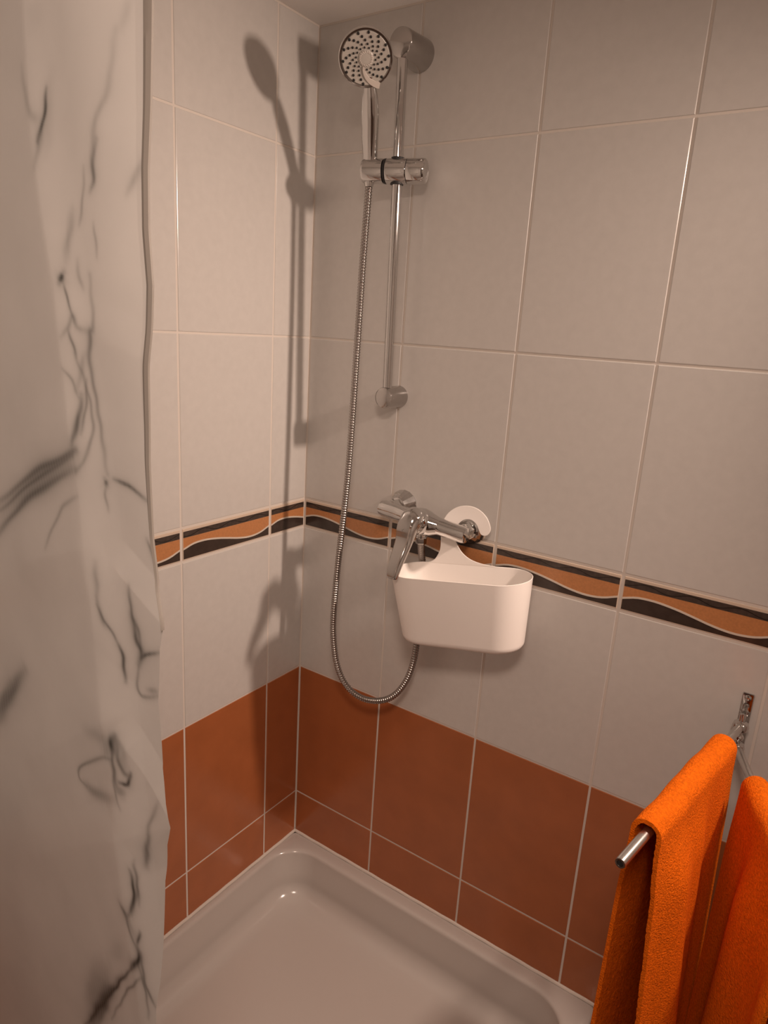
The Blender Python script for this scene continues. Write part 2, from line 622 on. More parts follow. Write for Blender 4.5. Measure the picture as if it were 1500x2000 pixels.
# swirl of black nozzles, 14 curved rows
NV, NF = [], []
for a in range(14):
    for k in range(5):
        r = 0.0165 + 0.0052 * k + 0.0004 * k * k * 0.2
        th = 2 * math.pi * (a + 0.25) / 14 - 0.55 + 0.205 * k - 0.010 * k * k
        th = math.pi / 2 + th
        sl = (r - 0.0125) / 0.0350
        da = (math.degrees(th) - (-116 + 50 * sl) + 180) % 360 - 180
        if abs(math.radians(da)) * r < 0.0052 + 0.0018 * sl:
            continue
        c = hc + fx * (r * math.cos(th)) + fy * (r * math.sin(th))
        rn = 0.00150 + 0.00020 * k
        v, f = lathe_data([(rn, 0.0062), (rn, 0.0078), (rn * 0.8, 0.0084), (0.0004, 0.0085)], L(c, HO), hn, 10)
        off = len(NV)
        NV += v
        NF += [tuple(i + off for i in q) for q in f]
nz = mesh('nozzles', NV, NF, M['rubber'], facep)
nz['kind'] = 'stuff'
# raised hub in the middle with its little fins
hub = lathe('spray_hub', [(0.0, 0.0086), (0.006, 0.0085), (0.0105, 0.0080), (0.0132, 0.0070), (0.0138, 0.0062)],
            L(hc, HO), hn, M['face'], facep, segs=40)
NV, NF = [], []
for a in range(18):
    th = 2 * math.pi * a / 18
    p0 = hc + fx * (0.0085 * math.cos(th)) + fy * (0.0085 * math.sin(th)) + hn * 0.0080
    p1 = hc + fx * (0.0128 * math.cos(th + .35)) + fy * (0.0128 * math.sin(th + .35)) + hn * 0.0068
    v, f = tube_data([L(p0, HO), L((p0 + p1) / 2 + hn * 0.0006, HO), L(p1, HO)], [0.0006, 0.0008, 0.0005], 6)
    off = len(NV)
    NV += v
    NF += [tuple(i + off for i in q) for q in f]
fins = mesh('fins', NV, NF, M['face_light'], facep)
fins['kind'] = 'stuff'
# selector lever: curved tongue from the hub to the rim near the handle
LV, LF = [], []
n = 16
for i in range(n + 1):
    s = i / n
    ang = math.radians(-116 + 50 * s)
    r = 0.0125 + 0.0350 * s
    w = (0.0012 + 0.0052 * s) * (1.0 if s < 0.95 else 0.86)
    mid = fx * (r * math.cos(ang)) + fy * (r * math.sin(ang))
    dv_ = (0.0350, r * math.radians(50))
    aa = ang + math.atan2(dv_[1], dv_[0]) + math.pi / 2
    tn = fx * math.cos(aa) + fy * math.sin(aa)
    for sd, h in ((-1, 0.0060), (-0.8, 0.0092), (0.8, 0.0092), (1, 0.0060)):
        LV.append(L(hc + mid + tn * (w * sd) + hn * (h - 0.0012 * s), HO))
for i in range(n):
    for k in range(3):
        LF.append((4 * i + k, 4 * i + k + 1, 4 * i + k + 5, 4 * i + k + 4))
LF.append((0, 3, 2, 1))
LF.append((4 * n, 4 * n + 1, 4 * n + 2, 4 * n + 3))
sharp(mesh('selector_lever', LV, LF, M['face_light'], facep), 30)
tag(hs, 'chrome hand shower with round grey face of black nozzles in the rail holder', 'hand shower')

# ------------------------------------------------------------------ mixer
EL = Vector((0.278, -0.0022, 0.963))
ER = Vector((0.4465, -0.0022, 0.9480))
mixer = empty('shower_mixer', tuple(ER.lerp(EL, 0.5)))
MO = Vector(mixer.location)
ax = (ER - EL).normalized()
for e in (EL, ER):
    fl = [0, 0, 0, 0.035, 0.045, 0.02, 16]
    esc = lathe('wall_flange', [(0.0, 0.0), (0.0315, 0.0), (0.0318, 0.0025), (0.0298, 0.006), (0.0265, 0.0125), (0.0185, 0.0270), (0.0150, 0.0285)],
                L(e, MO), (0, -1, 0), M['chrome'], mixer, segs=16, deg=12)
    lathe('inlet_nut', [(0.0135, 0.0262), (0.0168, 0.0275), (0.0172, 0.030), (0.0172, 0.0520), (0.0160, 0.0545), (0.0105, 0.0550)],
          L(e, MO), (0, -1, 0), M['chrome'], mixer, segs=6, deg=20, phase=0.3)
mid = ER.lerp(EL, 0.49) + Vector((0, -0.0665, 0))
pl, pr = EL + Vector((0, -0.062, 0)), ER + Vector((0, -0.062, 0))
bp = [pl - ax * 0.017, pl - ax * 0.0155, pl - ax * 0.010, pl + ax * 0.02, pl + ax * 0.045, mid - ax * 0.024, mid - ax * 0.010, mid, mid + ax * 0.010,
      mid + ax * 0.024, pr - ax * 0.048, pr - ax * 0.042, pr - ax * 0.02, pr + ax * 0.010, pr + ax * 0.0155, pr + ax * 0.017]
br = [0.0105, 0.0150, 0.0165, 0.0162, 0.0172, 0.0222, 0.0262, 0.0275, 0.0262, 0.0222, 0.0178, 0.0172, 0.0165, 0.0165, 0.0150, 0.0105]
body = tube('body', [L(p, MO) for p in bp], br, M['chrome'], mixer, segs=40, deg=32)
for p in (EL, ER):
    lathe('elbow', [(0.0150, 0.052), (0.0152, 0.066)], L(p, MO), (0, -1, 0), M['chrome'], body, segs=24)
# cartridge neck towards the room
cax = Vector((0.05, -0.97, 0.16)).normalized()
lathe('cartridge_neck', [(0.0255, 0.005), (0.0258, 0.016), (0.0240, 0.024), (0.0225, 0.0265), (0.0222, 0.030)],
      L(mid, MO), cax, M['chrome'], mixer, segs=40)
# lever: a dome that runs out into a long flat tongue hanging down and outward
dome = mid + cax * 0.033
tip = Vector((0.3635, -0.166, 0.8600))
lp = spline([dome + Vector((0.000, 0.012, 0.0135)), dome + Vector((0.0, -0.006, 0.008)), dome + Vector((-0.002, -0.0200, -0.008)),
             dome + Vector((-0.002, -0.0300, -0.034)), tip + Vector((0, 0.012, 0.030)), tip + Vector((0, 0.002, 0.006)), tip], 8)
tt = np.linspace(0, 1, len(lp))
lw = np.interp(tt, [0, .07, .18, .33, .5, .7, .85, .95, 1], [.0130, .0205, .0240, .0228, .0190, .0150, .0128, .0112, .0060])
lth = np.interp(tt, [0, .07, .18, .33, .5, .7, .85, .95, 1], [.0130, .0200, .0215, .0170, .0120, .0085, .0070, .0060, .0030])
lever = tube('lever', [L(p, MO) for p in lp], 1.0, M['chrome'], mixer, segs=36, squash=list(zip(lw, lth)), deg=50, ref0=(1, 0, 0))
# flat inset on the front of the tongue
PV, PF = [], []
sel = [i for i in range(len(lp)) if 0.20 <= tt[i] <= 0.965]
for j, i in enumerate(sel):
    p = Vector(lp[i])
    tn = (Vector(lp[min(i + 1, len(lp) - 1)]) - Vector(lp[i - 1])).normalized()
    side = Vector((0, -1, 0)).cross(tn).normalized()
    nrm = tn.cross(side).normalized()
    if nrm.y > 0:
        nrm = -nrm
    u = j / (len(sel) - 1)
    w = lw[i] * 0.66 * min(1.0, 0.25 + 5.0 * u) * min(1.0, 0.35 + 4.0 * (1 - u))
    for sd, h in ((-1, 0.80), (-0.93, 1.035), (0, 1.06), (0.93, 1.035), (1, 0.80)):
        PV.append(L(p + side * (w * sd) + nrm * (lth[i] * h), MO))
m5 = len(sel)
for i in range(m5 - 1):
    for k in range(4):
        PF.append((5 * i + k, 5 * i + k + 1, 5 * i + k + 6, 5 * i + k + 5))
sharp(mesh('lever_plate', PV, PF, M['chrome_soft'], lever), 30)
# small engraved bird-like mark on the lever plate
i = sel[int(m5 * 0.23)]
p = Vector(lp[i])
tn = (Vector(lp[i + 1]) - Vector(lp[i - 1])).normalized()
side = Vector((0, -1, 0)).cross(tn).normalized()
nrm = tn.cross(side).normalized()
nrm = -nrm if nrm.y > 0 else nrm
if side.x < 0:
    side = -side
up = -tn
o = p + nrm * (lth[i] * 1.065)
MV, MF = [], []
for strk in (((-.0034, .0012), (-.0016, -.0014), (.0004, .0000), (.0036, .0030)), ((-.0016, -.0014), (-.0004, -.0034), (.0012, -.0022))):
    pts = [L(o + side * a + up * b, MO) for a, b in strk]
    v, f = tube_data(spline(pts, 4), 0.00033, 6)
    off = len(MV)
    MV += v
    MF += [tuple(q + off for q in g) for g in f]
mesh('engraved_mark', MV, MF, M['mark'], lever)
# outlet below
oc = mid + Vector((0.0, 0.002, -0.022))
lathe('hose_outlet', [(0.0105, -0.006), (0.0105, 0.008), (0.0118, 0.0085), (0.0118, 0.0105), (0.0088, 0.011)], L(oc, MO), (0, 0, -1), M['chrome'], mixer, segs=28)
tag(mixer, 'chrome single lever shower mixer on the wall above the white basket', 'mixer tap')

# ------------------------------------------------------------------ hose
ho = oc + Vector((0, 0, -0.011))
hose = empty('shower_hose', (0.1967, -0.073, 1.5877))
SO = Vector(hose.location)
hp = [(0.1963, -0.073, 1.592), (0.1945, -0.0725, 1.56), (0.1928, -0.072, 1.5273), (0.1883, -0.071, 1.4352), (0.1856, -0.071, 1.3196), (0.1827, -0.072, 1.1675),
      (0.1806, -0.074, 1.0503), (0.1742, -0.075, 0.9384), (0.1654, -0.076, 0.8212), (0.1610, -0.078, 0.7128), (0.1638, -0.079, 0.6455),
      (0.1775, -0.079, 0.5815), (0.2055, -0.078, 0.5395), (0.2465, -0.075, 0.5230), (0.2905, -0.070, 0.5300), (0.3240, -0.062, 0.5525),
      (0.3460, -0.052, 0.5920), (0.3555, -0.043, 0.6430), (0.3555, -0.036, 0.705), (0.3545, -0.033, 0.790), (0.3545, -0.036, 0.850),
      (0.3565, -0.050, 0.888), tuple(ho + Vector((0, 0, -0.008)))]
path = spline(hp, 40)
seg = np.linalg.norm(np.diff(path, axis=0), axis=1)
cum = np.concatenate([[0], np.cumsum(seg)])
pitch = 0.0054
per = 6
N = int(cum[-1] / pitch * per)
s = np.linspace(0, cum[-1], N)
path = np.stack([np.interp(s, cum, path[:, i]) for i in range(3)], 1)
ph = (s / pitch) % 1.0
rad = 0.0061 + 0.0011 * np.where(ph < 0.68, np.sin(np.pi * ph / 0.68) ** 0.5, -0.35)
V, F = tube_data(path - np.array(SO), rad, 14)
hm = mesh('flexible_tube', V, F, M['hose'], hose)
lathe('hose_nut', [(0.0075, 0.014), (0.0108, 0.013), (0.0112, 0.010), (0.0112, 0.0015), (0.0098, 0.0)], L(ho, SO), (0, 0, -1), M['chrome'], hose, segs=6, deg=20)
lathe('hose_cone', [(0.0075, 0.024), (0.0092, 0.018), (0.0112, 0.004), (0.0112, -0.008)], L((0.1963, -0.073, 1.600), SO), (-0.02, 0.0, -1), M['chrome'], hose, segs=28)
tag(hose, 'ribbed metal shower hose hanging in a loop below the white basket', 'shower hose')

# ------------------------------------------------------------------ hanging basket
BY, BTI = 0.18, 0.123
ex = Vector((math.cos(BY) * math.cos(BTI), math.sin(BY) * math.cos(BTI), math.sin(BTI)))
ey = Vector((-math.sin(BY), math.cos(BY), 0))
ez = Vector((-math.cos(BY) * math.sin(BTI), -math.sin(BY) * math.sin(BTI), math.cos(BTI)))
RC = Vector((0.4675, -0.0877, 0.879))
A0, B0, A1, B1, HB = 0.1390, 0.0575, 0.1220, 0.0510, 0.140


def stadium(a, b, n=20):
    P = []
    for k in range(n + 1):
        t_ = -math.pi / 2 + math.pi * k / n
        P.append((a - b + b * math.cos(t_), b * math.sin(t_)))
    for k in range(n + 1):
        t_ = math.pi / 2 + math.pi * k / n
        P.append((-(a - b) + b * math.cos(t_), b * math.sin(t_)))
    return P


basket = empty('shower_basket', tuple(RC - ez * HB))
BO = Vector(basket.location)
TH = 0.0026
prof = []     # (a, b, z) outside bottom up, over the rim, inside down
for a, ins in ((90, 0), (70, 0), (45, 0), (20, 0), (0, 0)):
    tq = math.radians(a)
    r = 0.014
    prof.append((A1 - r + r * math.cos(tq), B1 - r + r * math.cos(tq), -HB + r - r * math.sin(tq)))
prof += [(A0 - 0.0004, B0 - 0.0004, -0.0020), (A0 - 0.0002, B0 - 0.0002, -0.0006), (A0 - 0.0012, B0 - 0.0012, 0.0),
         (A0 - TH + 0.0006, B0 - TH + 0.0006, -0.0004), (A0 - TH, B0 - TH, -0.0020)]
for a in (0, 30, 60, 90):
    tq = math.radians(a)
    r = 0.012
    prof.append((A1 - TH - r + r * math.cos(tq), B1 - TH - r + r * math.cos(tq), -HB + TH + r - r * math.sin(tq)))
V = []
for a, b, z in prof:
    for u, v in stadium(a, b):
        V.append(RC + ex * u + ey * v + ez * z - BO)
n = 42
F = []
for j in range(len(prof) - 1):
    for i in range(n):
        k = (i + 1) % n
        F.append((j * n + i, j * n + k, (j + 1) * n + k, (j + 1) * n + i))
F.append(tuple(range(n))[::-1])
F.append(tuple((len(prof) - 1) * n + i for i in range(n)))
sharp(mesh('tub', V, F, M['plastic'], basket), 50)
hook = [(-0.1000, -0.0016), (-0.0829, 0.0006), (-0.0715, 0.0069), (-0.0634, 0.0182), (-0.0586, 0.0302), (-0.0569, 0.0463), (-0.0563, 0.0622), (-0.0535, 0.0782),
        (-0.0465, 0.0942), (-0.0353, 0.1071), (-0.0191, 0.1165), (-0.0012, 0.1195), (0.0153, 0.1168), (0.0294, 0.1086), (0.0394, 0.0968),
        (0.0452, 0.0829), (0.046, 0.0727), (0.0417, 0.0643), (0.0345, 0.0608), (0.0263, 0.0635), (0.0224, 0.0725), (0.0185, 0.0826),
        (0.0084, 0.0914), (-0.0041, 0.0919), (-0.0159, 0.0851), (-0.0237, 0.0744), (-0.0272, 0.0638), (-0.0275, 0.0553), (-0.0216, 0.0378),
        (-0.0114, 0.0226), (0.0041, 0.0110), (0.0249, 0.0041), (0.0455, 0.0012), (0.0650, -0.0016)]
hook = [tuple(q[:2]) for q in spline([(u, v, 0) for u, v in hook], 4)]
plate('hook', hook, RC + ey * (B0 - TH - 0.0002) - BO, ex, ez, ey, TH, M['plastic'], basket, bevel=0.0008)
tag(basket, 'white plastic shower basket hooked over the mixer pipe and hanging tilted', 'basket')

# ------------------------------------------------------------------ towel rail
tr = empty('towel_rail', (0.9755, -0.0022, 0.715))
TO = Vector(tr.location)
box('wall_plate', L((0.9665, -0.0062, 0.655), TO), L((0.9845, -0.0022, 0.775), TO), M['chrome'], tr, bevel=0.0015)
for z in (0.767, 0.742):
    lathe('plate_screw', [(0.0055, 0.0), (0.0048, 0.0018), (0.0028, 0.0028), (0.0, 0.0030)], L((0.9755, -0.0062, z), TO), (0, -1, 0), M['chrome'], tr, segs=18)
PX = Vector((0.9745, -0.0250, 0))
lathe('pivot_post', [(0.0, 0.748), (0.0042, 0.747), (0.0048, 0.744), (0.0048, 0.652), (0.0042, 0.650), (0.0, 0.649)], L((PX.x, PX.y, 0), TO), (0, 0, 1), M['chrome'], tr, segs=20)
for z in (0.741, 0.658):
    tube('post_lug', [L((0.9755, -0.0050, z), TO), L((PX.x, PX.y, z), TO)], 0.0046, M['chrome'], tr, segs=14)
lathe('spacer_bead', [(0.0, -0.0070), (0.0045, -0.0062), (0.0075, -0.003), (0.0082, 0.0), (0.0075, 0.003), (0.0045, 0.0062), (0.0, 0.0070)], L((PX.x, PX.y, 0.7035), TO), (0, 0, 1), M['chrome'], tr, segs=24)
ARMS = []
for zc, end in ((0.7235, Vector((0.9035, -0.4640, 0.7235))), (0.685, Vector((1.1300, -0.4260, 0.685)))):
    c = Vector((PX.x, PX.y, zc))
    d = (end - c).normalized()
    arm = tube('swivel_arm', [L(c + d * 0.004, TO), L(c + d * 0.1, TO), L(c + d * 0.25, TO), L(end - d * 0.002, TO), L(end, TO)],
               [0.0066, 0.0066, 0.0066, 0.0066, 0.0060], M['steel'], tr, segs=28)
    lathe('arm_collar', [(0.0, -0.0100), (0.0070, -0.0094), (0.0112, -0.006), (0.0128, 0.0), (0.0112, 0.006), (0.0070, 0.0094), (0.0, 0.0100)],
          L(c, TO), (0, 0, 1), M['chrome'], arm, segs=28)
    lathe('end_plug', [(0.0061, 0.0), (0.0062, 0.0012), (0.0040, 0.0014), (0.0036, 0.0002), (0.0, 0.0001)], L(end, TO), d, M['rubber'] if False else M['chrome_soft'], arm, segs=24)
    lathe('end_hole', [(0.0035, 0.0008), (0.0, 0.0009)], L(end, TO), d, M['rubber'], arm, segs=20)
    ARMS.append((c, end))
tag(tr, 'chrome swivel towel rail with two arms on the wall, holding the orange towels', 'towel rail')

# ------------------------------------------------------------------ towels


def towel(name, c, end, t0, t1, folds, drop_l, drop_r, label, seed):
    """folds(a, d, side) -> outward offset; a 0..1 along the arm from the wall, d distance below the arm"""
    d = (end - c).normalized()
    n = Vector((-d.y, d.x, 0)).normalized()          # horizontal, to the right of the arm seen from its tip
    R = 0.0066 + 0.0072
    na = 90
    rng = np.random.RandomState(seed)
    P = []
    bl = np.concatenate([-np.linspace(drop_l, 0.0, 130)[:-1] - math.pi * R / 2])
    bt = np.linspace(-math.pi * R / 2, math.pi * R / 2, 14)
    brr = np.linspace(0.0, drop_r, 130)[1:] + math.pi * R / 2
    bs = np.concatenate([bl, bt, brr])
    for b in bs:
        for i in range(na + 1):
            a = i / na
            base = c + d * (t0 + (t1 - t0) * a)
            if abs(b) <= math.pi * R / 2:
                th = b / R
                sag = 0.0022 * math.sin(a * 9 + seed) + 0.0016 * math.sin(a * 23)
                p = base + n * (R * math.sin(th)) + Vector((0, 0, R * math.cos(th) + sag * (0.5 + 0.5 * math.cos(th))))
            else:
                side = 1 if b > 0 else -1
                dd = abs(b) - math.pi * R / 2
                o_, al = folds(a, dd, side)
                p = base + n * (side * (R + o_)) + d * al + Vector((0, 0, -dd))
            P.append(p)
    V = np.array([tuple(p) for p in P])
    W = na + 1
    H = len(bs)
    G = V.reshape(H, W, 3)
    du = np.gradient(G, axis=1)
    dv = np.gradient(G, axis=0)
    nr = np.cross(dv, du)
    nr /= np.linalg.norm(nr, axis=2)[:, :, None] + 1e-12
    # terry pile: small uneven displacement
    f = rng.rand(H, W) - 0.5
    G2 = G + nr * (f[:, :, None] * 0.0016)
    T = 0.0060
    A = G2.reshape(-1, 3)
    Bk = (G - nr * T * np.sign(1)).reshape(-1, 3)
    # A is the outer or inner face according to winding; keep both and stitch the rim
    allv = np.concatenate([A, Bk])
    F = []
    off = H * W
    for j in range(H - 1):
        for i in range(W - 1):
            q = (j * W + i, j * W + i + 1, (j + 1) * W + i + 1, (j + 1) * W + i)
            F.append(q)
            F.append(tuple(k + off for k in q[::-1]))
    edge = [j * W for j in range(H)]
    for j in range(H - 1):
        for e0, e1 in ((j * W, (j + 1) * W), ((j + 1) * W + W - 1, j * W + W - 1)):
            F.append((e0, e1, e1 + off, e0 + off))
    for i in range(W - 1):
        for e0, e1 in ((i + 1, i), ((H - 1) * W + i, (H - 1) * W + i + 1)):
            F.append((e0, e1, e1 + off, e0 + off))
    o0 = c + d * t0
    ob = mesh(name, allv - np.array(o0), F, M['towel'], None, loc=tuple(o0))
    sharp(ob, 75)
    return tag(ob, label, 'towel', None)


def sm(x):
    x = min(max(x, 0.0), 1.0)
    return x * x * (3 - 2 * x)


def folds1(a, dd, side):
    g = sm(dd / 0.10)
    k = min(dd / 0.5, 1.0)
    free = 0.12 + 0.88 * sm(a / 0.55)
    if side > 0:
        # right side, seen broad: soft vertical folds, the front edge swinging outward
        o_ = free * (g * 0.022 * k + g * (0.010 + 0.010 * k) * (1 + math.sin(2 * math.pi * (1.15 * a + 0.40))) * 0.7)
        o_ += free * g * 0.004 * math.sin(17 * a + 3 * dd) + g * 0.011 * k * (1 - a) ** 3
        return o_, 0.004 * g * math.sin(5 * a + 1)
    o_ = g * (0.002 + 0.010 * k * a) + g * 0.003 * math.sin(11 * a + 2)
    return o_, -0.012 * g * k * a


def folds2(a, dd, side):
    g = sm(dd / 0.12)
    k = min(dd / 0.5, 1.0)
    free = 0.10 + 0.90 * sm(a / 0.6)
    if side > 0:
        return free * (g * (0.010 + 0.02 * k) + g * 0.010 * math.sin(9 * a)), 0.0
    o_ = free * (g * (0.004 + 0.004 * k) + g * (0.008 + 0.007 * k) * (1 + math.sin(2 * math.pi * (2.1 * a + 0.30))) + g * 0.004 * math.sin(19 * a + 1))
    return o_, 0.004 * g * math.sin(4 * a)


c, e = ARMS[0]
towel('towel', c, e, 0.082, 0.372, folds1, 0.60, 0.62, 'orange terry towel draped over the left arm of the towel rail', 4)
c, e = ARMS[1]
towel('towel', c, e, 0.112, 0.40, folds2, 0.60, 0.58, 'orange terry towel on the right arm, cut off by the photo edge', 9)

# ------------------------------------------------------------------ shower curtain
EZ= [0.5956, 0.6227, 0.6582, 0.7041, 0.7863, 0.8344, 0.8605, 0.8821, 0.9154, 0.942, 0.9831, 1.0382, 1.0626, 1.0947, 1.1391, 1.2046, 1.279, 1.3067, 1.3412, 1.3819, 1.4249, 1.4695, 1.5342, 1.5466]
EX= [0.5505, 0.5507, 0.5558, 0.559, 0.5628, 0.5708, 0.5803, 0.5727, 0.5654, 0.5646, 0.5617, 0.5706, 0.5785, 0.5686, 0.5628, 0.5608, 0.5625, 0.5651, 0.5664, 0.5623, 0.5617, 0.564, 0.5663, 0.567]
KZ= [0.5816, 0.6389, 0.6801, 0.7398, 0.7993, 0.8653, 0.9197, 0.9672, 1.0454, 1.1193, 1.1761, 1.2214, 1.2789, 1.3384, 1.3877, 1.4626, 1.5603]
KX= [0.5305, 0.523, 0.5141, 0.5048, 0.4983, 0.4977, 0.49, 0.4828, 0.4769, 0.4696, 0.4645, 0.4571, 0.4513, 0.4462, 0.4364, 0.4266, 0.4286]
DIA= [(0.5083, 1.0992, 0.5796, 1.0634), (0.51, 0.9281, 0.5835, 0.8637), (0.3122, 1.0499, 0.4577, 1.1042), (0.2688, 0.7796, 0.4844, 0.9333), (0.2438, 0.6232, 0.5585, 0.8461), (0.4472, 1.3132, 0.5703, 1.2828), (0.3339, 1.1854, 0.4602, 1.2127)]
